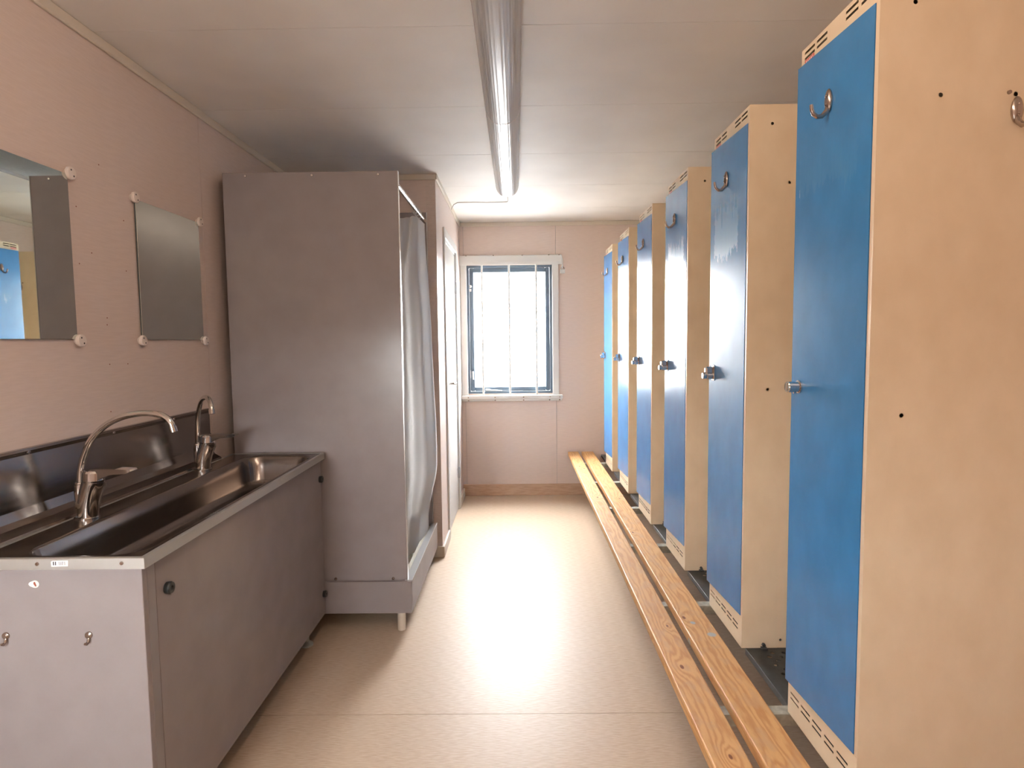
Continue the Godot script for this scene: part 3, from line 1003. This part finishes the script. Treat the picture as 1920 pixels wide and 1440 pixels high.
	for i in widths.size():
		if i % 2 == 0:
			box(si, Vector3(-1.082 + xx, 0.8358, zr + 0.0005), Vector3(-1.082 + xx + widths[i], 0.8442, zr + 0.0007))
		xx += widths[i] + 0.0005
	obj("barcode_print", si, M.ink, bar)

	faucet(Vector3(-1.262, yt - 0.003, -1.72), Vector3(1, 0, 0.02), "chrome swan-neck mixer tap with spout over the trough, beside the barcode end")
	faucet(Vector3(-1.266, yt - 0.003, -2.377), Vector3(0.62, 0, 0.78), "chrome swan-neck mixer tap with turned spout, nearer the shower panel")

func faucet(at: Vector3, dir: Vector3, label: String) -> void:
	dir = dir.normalized()
	var f := thing("mixer_tap", label, "tap", at, "mixer taps on the trough sink")
	var s := S()
	lathe(s, Vector3.ZERO, Vector3.UP, [Vector2(0.033, 0), Vector2(0.033, 0.003), Vector2(0.028, 0.005)], 24)
	obj("base_ring", s, M.chrome, f)
	# body: round foot that leans and widens towards the lever side
	var pts := []
	var rad := []
	for i in 9:
		var t := i / 8.0
		pts.append(Vector3(0.004 + 0.022 * t * t, 0.004 + 0.098 * t, 0))
		rad.append(lerpf(0.0265, 0.0315, t))
	pts.append(Vector3(0.027, 0.108, 0))
	rad.append(0.028)
	var s2 := S()
	tube(s2, pts, rad, 24)
	# shoulder that carries the spout
	tube(s2, [Vector3(-0.010, 0.03, 0), Vector3(-0.014, 0.075, 0), Vector3(-0.015, 0.098, 0)], [0.019, 0.017, 0.0155], 18)
	obj("body", s2, M.chrome, f)
	var s3 := S()
	lathe(s3, Vector3(-0.015, 0.097, 0), Vector3.UP, [Vector2(0.014, 0), Vector2(0.0145, 0.004), Vector2(0.013, 0.008), Vector2(0.0085, 0.010)], 18)
	obj("collar", s3, M.chrome, f)
	# spout
	var prof := [Vector2(0, 0.10), Vector2(0.004, 0.14), Vector2(0.018, 0.185), Vector2(0.044, 0.232), Vector2(0.085, 0.270), Vector2(0.135, 0.294), Vector2(0.19, 0.305), Vector2(0.235, 0.303), Vector2(0.262, 0.294), Vector2(0.278, 0.277), Vector2(0.286, 0.252)]
	var cv := Curve2D.new()
	for i in prof.size():
		var a: Vector2 = prof[maxi(i - 1, 0)]
		var b: Vector2 = prof[mini(i + 1, prof.size() - 1)]
		cv.add_point(prof[i], -(b - a) / 6.0, (b - a) / 6.0)
	var sp := []
	var sr := []
	for i in 41:
		var q := cv.sample_baked(cv.get_baked_length() * i / 40.0, true)
		sp.append(Vector3(-0.015, 0, 0) + dir * q.x + Vector3.UP * q.y)
		sr.append(0.0090)
	var s4 := S()
	tube(s4, sp, sr, 16)
	var spout := obj("spout", s4, M.chrome, f)
	var s5 := S()
	var tip: Vector3 = sp[-1]
	var td: Vector3 = (sp[-1] - sp[-2]).normalized()
	tube(s5, [tip - td * 0.014, tip + td * 0.002], [0.0106, 0.0106], 16)
	obj("aerator", s5, M.chrome, spout)
	# lever
	var s6 := S()
	lathe(s6, Vector3(0.024, 0.106, 0), Vector3(0.05, 1, 0), [Vector2(0.0285, 0), Vector2(0.029, 0.006), Vector2(0.0280, 0.028), Vector2(0.024, 0.034), Vector2(0.0001, 0.037)], 28)
	var lp := PackedVector2Array([Vector2(0.030, 0.112), Vector2(0.048, 0.112), Vector2(0.062, 0.121), Vector2(0.085, 0.1285), Vector2(0.130, 0.131), Vector2(0.145, 0.138), Vector2(0.143, 0.1425), Vector2(0.10, 0.1450), Vector2(0.05, 0.1455), Vector2(0.026, 0.144)])
	extrude(s6, lp, Vector3(0, 0, -0.0165), Vector3.RIGHT, Vector3.UP, Vector3(0, 0, 0.033))
	obj("lever", s6, M.chrome, f)

# ------------------------------------------------------------------ mirrors
func build_mirrors() -> void:
	mirror(-2.5963, -2.1713, "frameless wall mirror with white round clips, next to the grey shower panel")
	mirror(-1.8471, -1.4221, "frameless wall mirror with white round clips, above the trough end with the barcode")

func mirror(za: float, zb: float, label: String) -> void:
	var m := thing("wall_mirror", label, "mirror", Vector3(XL, 1.3706, (za + zb) / 2.0), "mirrors above the trough sink")
	var hz := (zb - za) / 2.0
	var hh := 0.498
	bxo("backing", Vector3(0.004, 0, -hz), Vector3(0.0072, hh, hz), M.mirror_back, m)
	bxo("glass", Vector3(0.0072, 0, -hz), Vector3(0.0092, hh, hz), M.mirror, m, 0.0006)
	for y: float in [-0.004, hh + 0.004]:
		for s: float in [-1.0, 1.0]:
			var st := S()
			var o := Vector3(0, y, s * (hz + 0.007))
			lathe(st, o, Vector3.RIGHT, [Vector2(0.012, 0), Vector2(0.012, 0.0035), Vector2(0.008, 0.0035), Vector2(0.008, 0.0095), Vector2(0.0185, 0.0095), Vector2(0.019, 0.011), Vector2(0.019, 0.0175), Vector2(0.0165, 0.020), Vector2(0.0001, 0.0205)], 24)
			var clip := obj("clip", st, M.clip, m)
			for k: float in [-1.0, 1.0]:
				var sd := S()
				lathe(sd, o + Vector3(0.0203, 0.0085 * k, 0.005 * k), Vector3.RIGHT, [Vector2(0.0028, 0), Vector2(0.0028, 0.0004), Vector2(0.0001, 0.0004)], 10)
				obj("screw_hole", sd, M.ink, clip)

# ------------------------------------------------------------------ ceiling lights (switched off, except the unseen one added as fill)
func build_lights() -> void:
	light_fixture(-3.88, -2.6006, "long fluorescent ceiling light with clear cover, end nearest the window")
	light_fixture(-2.5994, -1.318, "long fluorescent ceiling light with clear cover, middle one of the row")
	light_fixture(-1.314, -0.037, "unseen fluorescent ceiling light added as fill, the lit one farthest from the window", true)  # unseen fixture, added lit to brighten the near end of the room
	var st := S()
	var zc := -4.43
	var pts := [Vector3(-0.05, H - 0.03, -3.885), Vector3(-0.05, H - 0.006, -3.93), Vector3(-0.05, H - 0.005, zc + 0.03), Vector3(-0.058, H - 0.005, zc), Vector3(-0.2, H - 0.0055, zc - 0.008), Vector3(-0.30, H - 0.005, zc + 0.004), Vector3(-0.415, H - 0.005, zc), Vector3(-0.445, H - 0.010, zc - 0.035), Vector3(-0.464, H - 0.03, zc - 0.06), Vector3(-0.466, H - 0.042, zc - 0.062)]
	var rad := []
	for p in pts:
		rad.append(0.0032)
	tube(st, pts, rad, 8)
	tag(obj("light_cable", st, M.cable), "thin grey cable along the ceiling from light to partition", "cable")

func light_fixture(za: float, zb: float, label: String, lit := false) -> void:
	var f := thing("ceiling_light", label, "light", Vector3(-0.048, H, (za + zb) / 2.0), "ceiling lights in a row")
	var hl := (zb - za) / 2.0
	# gear tray
	var st := S()
	extrude(st, PackedVector2Array([Vector2(-0.060, 0), Vector2(-0.060, -0.012), Vector2(-0.034, -0.040), Vector2(0.034, -0.040), Vector2(0.060, -0.012), Vector2(0.060, 0)]), Vector3(0, 0, -hl + 0.012), Vector3.RIGHT, Vector3.UP, Vector3(0, 0, 2 * hl - 0.024))
	obj("gear_tray", st, M.gear_white, f)
	var tb := S()
	tube(tb, [Vector3(0, -0.064, -hl + 0.045), Vector3(0, -0.064, hl - 0.045)], [0.013, 0.013], 18)
	obj("tube", tb, M.tube_lit if lit else M.tube_white, f)
	if lit:  # fill lamps of the added fixture, spaced along its tube
		for k in 4:
			var lamp := OmniLight3D.new()
			lamp.name = "added_fill_light"
			f.add_child(lamp, true)
			lamp.position = Vector3(0, -0.112, lerpf(-hl + 0.14, hl - 0.14, k / 3.0))
			lamp.light_color = Color(1.0, 0.89, 0.80)
			lamp.light_energy = 0.155
			lamp.light_size = 0.02
			lamp.omni_range = 12.0
			lamp.omni_attenuation = 2.0
			lamp.shadow_enabled = true
	for s: float in [-1.0, 1.0]:
		bxo("lamp_holder", Vector3(-0.012, -0.080, s * (hl - 0.045)), Vector3(0.012, -0.040, s * (hl - 0.020)), M.white_paint, f, 0.003)
	# cover: half a flattened ellipse with fine ribs
	var cv := S()
	var n := 48
	var outer := []
	var inner := []
	for i in n + 1:
		var a := PI * i / n
		var ca := cos(a)
		var sa := sin(a)
		var e := 0.82
		var x := signf(ca) * pow(absf(ca), e) * 0.0745
		var y := -pow(sa, e) * 0.097
		var rib := 0.0005 * (1.0 if i % 2 else -1.0)
		outer.append(Vector2(x, y) * (1.0 + rib * 6.0))
		inner.append(Vector2(x, y))
	for i in n:
		var p: Vector2 = outer[i]
		var q: Vector2 = outer[i + 1]
		var m := (p + q) / 2.0
		quad(cv, Vector3(p.x, p.y, -hl), Vector3(q.x, q.y, -hl), Vector3(q.x, q.y, hl), Vector3(p.x, p.y, hl), Vector3(m.x, m.y * 0.6, 0))
	var co := obj("cover", cv, M.acrylic, f)
	if not lit:
		# strip that closes the joint to the next cover
		var sj := S()
		for i in n:
			var p: Vector2 = inner[i] * 1.012
			var q: Vector2 = inner[i + 1] * 1.012
			var m2 := (p + q) / 2.0
			quad(sj, Vector3(p.x, p.y, hl - 0.004), Vector3(q.x, q.y, hl - 0.004), Vector3(q.x, q.y, hl), Vector3(p.x, p.y, hl), Vector3(m2.x, m2.y * 0.6, 0))
		obj("joint_strip", sj, M.joint, co)
	for s: float in [-1.0, 1.0]:
		var sc := S()
		var poly := PackedVector2Array()
		for i in range(0, n + 1):
			poly.append((inner[i] as Vector2) * 1.004)
		extrude(sc, poly, Vector3(0, 0, s * hl - (0.0015 if s > 0 else 0.0)), Vector3.RIGHT, Vector3.UP, Vector3(0, 0, 0.0015))
		obj("end_cap", sc, M.acrylic, co)

# ------------------------------------------------------------------ bench with locker stand
func build_bench() -> void:
	var b := thing("locker_bench", "two-plank pine bench on a steel stand in front of the lockers", "bench", Vector3.ZERO)
	var zn := -1.02
	var zf := -5.176
	var yb := 0.3846
	var xs := [[0.436, 0.5246], [0.5537, 0.6526]]
	for i in 2:
		var st := S()
		plank(st, xs[i][0], xs[i][1], yb - 0.029, yb, zf, zn)
		var o := obj("plank", st, M["wood_%d" % i], b)
	# cantilever brackets: galvanised channels
	for k in 6:
		var z := -1.552 - PITCH * k
		var st := S()
		box(st, Vector3(0.448, yb - 0.0325, z - 0.02), Vector3(1.02, yb - 0.0292, z + 0.02), 0.001)
		box(st, Vector3(0.448, yb - 0.062, z + 0.0175), Vector3(1.02, yb - 0.0325, z + 0.020), 0.001)
		box(st, Vector3(0.448, yb - 0.062, z - 0.020), Vector3(1.02, yb - 0.0325, z - 0.0175), 0.001)
		var br := obj("bracket", st, M.zinc, b)
		for x: float in [0.48, 0.603]:
			var sn := S()
			lathe(sn, Vector3(x, yb - 0.0305, z), Vector3.DOWN, [Vector2(0.007, 0), Vector2(0.007, 0.006), Vector2(0.0001, 0.006)], 6)
			obj("bolt", sn, M.zinc, br)
		var sl := S()
		box(sl, Vector3(0.98, 0.0, z - 0.02), Vector3(1.02, yb - 0.063, z + 0.02), 0.002)
		obj("leg", sl, M.dark_steel, b)
		var sl2 := S()
		box(sl2, Vector3(1.20, 0.0, z - 0.02), Vector3(1.24, yb - 0.063, z + 0.02), 0.002)
		obj("leg", sl2, M.dark_steel, b)
	# perforated shelf plates between the lockers, on two rails
	for x: float in [1.03, 1.20]:
		bxo("rail", Vector3(x, YLOCK - 0.034, zf), Vector3(x + 0.04, YLOCK - 0.002, ZLOCK + 0.1), M.dark_steel, b, 0.001)
	for k in 6:
		var z1 := ZLOCK - PITCH * k - LW - 0.0015
		var z0 := z1 - (PITCH - LW) + 0.003
		if k == 5:
			z0 = zf
		var st := S()
		var rounds := []
		for i in 10:
			for j in 12:
				var px := 0.055 + 0.036 * i + (0.0 if j % 2 else 0.018)
				var pz := 0.03 + 0.024 * j
				if px < 0.44 and pz < (z1 - z0) - 0.02:
					rounds.append(Vector3(px, pz, 0.0085))
		shelf_with_holes(st, Vector3(0.724, YLOCK, z0), Vector2(0.50, z1 - z0), rounds)
		box(st, Vector3(0.7235, YLOCK - 0.020, z0), Vector3(0.7255, YLOCK + 0.001, z1), 0.0005)
		obj("shelf_plate", st, M.dark_steel, b)

func shelf_with_holes(st: SurfaceTool, o: Vector3, size: Vector2, rounds: Array) -> void:
	# rows of staggered holes: split into a strip per row so that each row's squares fit
	var rows := {}
	for c: Vector3 in rounds:
		var key := snappedf(c.y, 0.001)
		if not rows.has(key):
			rows[key] = []
		rows[key].append(c)
	var keys := rows.keys()
	keys.sort()
	var y0 := 0.0
	for i in keys.size():
		var y1: float = size.y if i == keys.size() - 1 else (keys[i] + keys[i + 1]) / 2.0
		var here := []
		for c: Vector3 in rows[keys[i]]:
			here.append(Vector3(c.x, c.y - y0, 0.0072))
		plate(st, o + Vector3(0, 0, y0), Vector3.RIGHT, Vector3.BACK, Vector3.UP, Vector2(size.x, y1 - y0), 0.0015, [], here)
		y0 = y1

func plank(st: SurfaceTool, x0: float, x1: float, y0: float, y1: float, za: float, zb: float) -> void:
	# rounded long edges, texture along the plank
	var r := 0.004
	var o := [Vector2(x0, y0), Vector2(x0, y1 - r), Vector2(x0 + r * 0.3, y1 - r * 0.3), Vector2(x0 + r, y1), Vector2(x1 - r, y1), Vector2(x1 - r * 0.3, y1 - r * 0.3), Vector2(x1, y1 - r), Vector2(x1, y0)]
	var len := 0.0
	var ls := [0.0]
	for i in o.size():
		len += (o[i] as Vector2).distance_to(o[(i + 1) % o.size()])
		ls.append(len)
	var mid := Vector2((x0 + x1) / 2, (y0 + y1) / 2)
	for i in o.size():
		var p: Vector2 = o[i]
		var q: Vector2 = o[(i + 1) % o.size()]
		var u0: float = (ls[i] - 0.022) / 0.098
		var u1: float = (ls[i + 1] - 0.022) / 0.098
		var e := (p + q) / 2 - mid
		if absf((p - q).x) < 0.003:
			e.y = 0
		else:
			e.x = 0
		quad_uv(st, [Vector3(p.x, p.y, za), Vector3(q.x, q.y, za), Vector3(q.x, q.y, zb), Vector3(p.x, p.y, zb)], [Vector2(u0, 0), Vector2(u1, 0), Vector2(u1, 1), Vector2(u0, 1)], Vector3(e.x, e.y, 0))
	for z: float in [za, zb]:
		quad_uv(st, [Vector3(x0, y0, z), Vector3(x0, y1 - r, z), Vector3(x1, y1 - r, z), Vector3(x1, y0, z)], [Vector2(0, 0), Vector2(0, 0.006), Vector2(1, 0.006), Vector2(1, 0)], Vector3(0, 0, -1 if z == za else 1))

# ------------------------------------------------------------------ lockers
func build_lockers() -> void:
	var first := locker()
	var hasp: ArrayMesh
	var words := [
		"cream locker with blue door slightly ajar, farthest from the window wall",
		"cream locker with large pale wiped door patch, next to the ajar one",
		"cream locker with pale streaked door patch, third counting from the ajar one",
		"cream locker with faintly scuffed blue door, third from the window wall",
		"cream locker with small pale door patch, second from the window wall",
		"cream locker with plain blue door, closest to the window wall"]
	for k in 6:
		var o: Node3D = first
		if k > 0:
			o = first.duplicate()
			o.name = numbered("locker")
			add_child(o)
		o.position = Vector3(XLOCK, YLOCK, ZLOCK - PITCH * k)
		tag(o, words[k], "locker", "blue-door lockers in a row")
		var d: MeshInstance3D = o.get_node("door")
		d.material_override = M["door_%d" % k]
		if k == 0:
			d.rotation.y = 0.055
			hasp = padlock_shape().commit()
		else:
			(d.get_node("lock") as MeshInstance3D).mesh = hasp

func locker() -> Node3D:
	var l := thing("locker", "", "locker")
	var st := S()
	var t := 0.0012
	# near side with its bolt holes, drawn from the front edge inwards
	plate(st, Vector3(0, 0, 0), Vector3.RIGHT, Vector3.UP, Vector3.BACK, Vector2(LD, LH), t, [], [Vector3(0.068, 1.639, 0.0047), Vector3(0.123, 1.4635, 0.0047), Vector3(0.269, 1.463, 0.0047), Vector3(0.068, 0.833, 0.0047), Vector3(0.124, 0.026, 0.0042)])
	box(st, Vector3(0, 0, -LW), Vector3(LD, LH, -LW + t))
	box(st, Vector3(LD - t, 0, -LW + t), Vector3(LD, LH, -t))
	box(st, Vector3(0, LH - t, -LW + t), Vector3(LD - t, LH, -t))
	# front stiles and a stop behind the door
	box(st, Vector3(0, 0.10, -0.0125), Vector3(0.018, 1.646, -t))
	box(st, Vector3(0, 0.10, -LW + t), Vector3(0.018, 1.646, -0.3055))
	box(st, Vector3(0.019, 0.10, -0.30), Vector3(0.0205, 1.646, -0.012))
	obj("body", st, M.cream, l)
	bxo("darkened_base_plate", Vector3(0.002, 0.0, -LW + t), Vector3(LD - t, t, -t), M.dark_steel, l)  # dark colour stands in for the shade behind the lower vent slots
	# vent panels
	var top := []
	for c: Array in [[-0.307, -0.258], [-0.249, -0.201], [-0.124, -0.076], [-0.066, -0.019]]:
		for y: float in [0.0215, 0.0345]:
			top.append(Rect2(c[0] + LW - t, y, c[1] - c[0], 0.0058))
	var sv := S()
	plate(sv, Vector3(-0.0004, 1.6455, -LW + t), Vector3.BACK, Vector3.UP, Vector3.LEFT, Vector2(LW - 2 * t, LH - 1.6455), t, top, [])
	obj("upper_vent_panel", sv, M.cream, l)
	var low := []
	for c: Array in [[-0.308, -0.263], [-0.251, -0.205], [-0.193, -0.149], [-0.136, -0.093], [-0.081, -0.035]]:
		for y: float in [0.0445, 0.059]:
			low.append(Rect2(c[0] + LW - t, y, c[1] - c[0], 0.0055))
	var sw := S()
	plate(sw, Vector3(-0.0004, 0.0, -LW + t), Vector3.BACK, Vector3.UP, Vector3.LEFT, Vector2(LW - 2 * t, 0.101), t, low, [])
	obj("lower_vent_panel", sw, M.cream, l)
	var sr := S()
	box(sr, Vector3(-0.0009, 1.6555, -0.305), Vector3(-0.0004, 1.6655, -0.260))
	var lab := obj("maker_label", sr, M.red_print, l)
	lab.set_meta("label", "small red printed label")
	var sx := S()
	for i in 5:
		box(sx, Vector3(-0.0011, 1.6582, -0.300 + 0.008 * i), Vector3(-0.0009, 1.6628, -0.2955 + 0.008 * i))
	obj("lettering", sx, M.clip, lab)
	# door, hung on its near edge
	var d := S()
	var w := 0.2905
	var h := 1.543
	var dt := 0.014
	var P := [Vector3(0, 0, 0), Vector3(0, 0, -w), Vector3(0, h, -w), Vector3(0, h, 0)]
	quad_uv(d, P, [Vector2(0, 1), Vector2(1, 1), Vector2(1, 0), Vector2(0, 0)], Vector3.LEFT)
	var Q := []
	for p: Vector3 in P:
		Q.append(p + Vector3(dt, 0, 0))
	quad_uv(d, Q, [Vector2(0, 0.2), Vector2(1, 0.2), Vector2(1, 0.3), Vector2(0, 0.3)], Vector3.RIGHT)
	for i in 4:
		var mid: Vector3 = (P[i] + P[(i + 1) % 4]) / 2.0 - Vector3(0, h / 2, -w / 2)
		quad_uv(d, [P[i], P[(i + 1) % 4], Q[(i + 1) % 4], Q[i]], [Vector2(0.02, 0.5), Vector2(0.02, 0.52), Vector2(0.03, 0.52), Vector2(0.03, 0.5)], mid)
	var door := obj("door", d, M.door_0, l)
	door.position = Vector3(-0.0015, 0.1022, -0.0138)
	# coat hook on the door
	var hk := S()
	hook_shape(hk, Vector3(0, 1.415, -0.150), Vector3.LEFT, Vector3.BACK)
	obj("coat_hook", hk, M.nickel, door)
	# lock
	var lk := S()
	lathe(lk, Vector3(0, 0.770, -0.252), Vector3.LEFT, [Vector2(0.016, 0), Vector2(0.016, 0.004), Vector2(0.0125, 0.006), Vector2(0.0125, 0.014), Vector2(0.0135, 0.015), Vector2(0.0135, 0.030), Vector2(0.012, 0.032), Vector2(0.0001, 0.0322)], 22)
	box(lk, Vector3(-0.0345, 0.760, -0.254), Vector3(-0.032, 0.780, -0.250), 0.0005)
	box(lk, Vector3(-0.016, 0.753, -0.255), Vector3(-0.008, 0.758, -0.249), 0.001)
	obj("lock", lk, M.chrome, door)
	# hook on the side
	var hs := S()
	hook_shape(hs, Vector3(0.270, 1.432, 0), Vector3.BACK, Vector3.RIGHT)
	obj("side_hook", hs, M.nickel, l)
	var sc := S()
	lathe(sc, Vector3(0.255, 1.466, 0), Vector3.BACK, [Vector2(0.004, 0), Vector2(0.0035, 0.004), Vector2(0.0001, 0.004)], 10)
	obj("screw", sc, M.nickel, l)
	# clamp that holds the locker on the stand
	var cl := S()
	lathe(cl, Vector3(0.069, 0.012, 0.0005), Vector3.BACK, [Vector2(0.006, 0), Vector2(0.006, 0.008), Vector2(0.0001, 0.009)], 6)
	box(cl, Vector3(0.060, 0.0015, 0.0005), Vector3(0.078, 0.006, 0.018), 0.001)
	obj("clamp", cl, M.dark_steel, l)
	return l

func ellipsoid(st: SurfaceTool, o: Vector3, ax: Vector3, ay: Vector3, az: Vector3) -> void:
	var nu := 14
	var nv := 10
	var P := func(i: int, j: int) -> Array:
		var a := TAU * i / nu
		var b := PI * j / nv - PI / 2
		var d := Vector3(cos(a) * cos(b), sin(b), sin(a) * cos(b))
		var n := ax * d.x / ax.length_squared() + ay * d.y / ay.length_squared() + az * d.z / az.length_squared()
		return [o + ax * d.x + ay * d.y + az * d.z, n.normalized()]
	for i in nu:
		for j in nv:
			var a: Array = P.call(i, j)
			var b: Array = P.call(i + 1, j)
			var c: Array = P.call(i + 1, j + 1)
			var d: Array = P.call(i, j + 1)
			tri3(st, a[0], b[0], c[0], a[1] + c[1], a[1], b[1], c[1])
			tri3(st, a[0], c[0], d[0], a[1] + c[1], a[1], c[1], d[1])

func hook_shape(st: SurfaceTool, o: Vector3, out: Vector3, side: Vector3) -> void:
	# oval plate that runs out below into an upturned prong
	ellipsoid(st, o + out * 0.003, side * 0.0115, Vector3.UP * 0.026, out * 0.0075)
	for k: float in [-0.008, 0.010]:
		ellipsoid(st, o + out * 0.0095 + Vector3.UP * k, side * 0.0032, Vector3.UP * 0.0032, out * 0.002)
	var p := [Vector2(0.002, -0.012), Vector2(0.009, -0.025), Vector2(0.018, -0.0335), Vector2(0.028, -0.035), Vector2(0.037, -0.029), Vector2(0.041, -0.019), Vector2(0.042, -0.009)]
	var q := []
	var r := []
	for i in p.size():
		q.append(o + out * p[i].x + Vector3.UP * p[i].y)
		r.append(lerpf(0.0062, 0.0038, i / 6.0))
	tube(st, q, r, 12)

func padlock_shape() -> SurfaceTool:
	# hasp lock: upright rounded block with a turning knob below
	var st := S()
	box(st, Vector3(0.0, 0.742, -0.266), Vector3(-0.003, 0.798, -0.236), 0.001)
	box(st, Vector3(-0.003, 0.766, -0.264), Vector3(-0.030, 0.792, -0.240), 0.005)
	lathe(st, Vector3(-0.003, 0.760, -0.252), Vector3.LEFT, [Vector2(0.0125, 0), Vector2(0.0125, 0.020), Vector2(0.011, 0.022), Vector2(0.011, 0.026), Vector2(0.0125, 0.028), Vector2(0.0125, 0.034), Vector2(0.0105, 0.036), Vector2(0.0001, 0.0362)], 22)
	return st
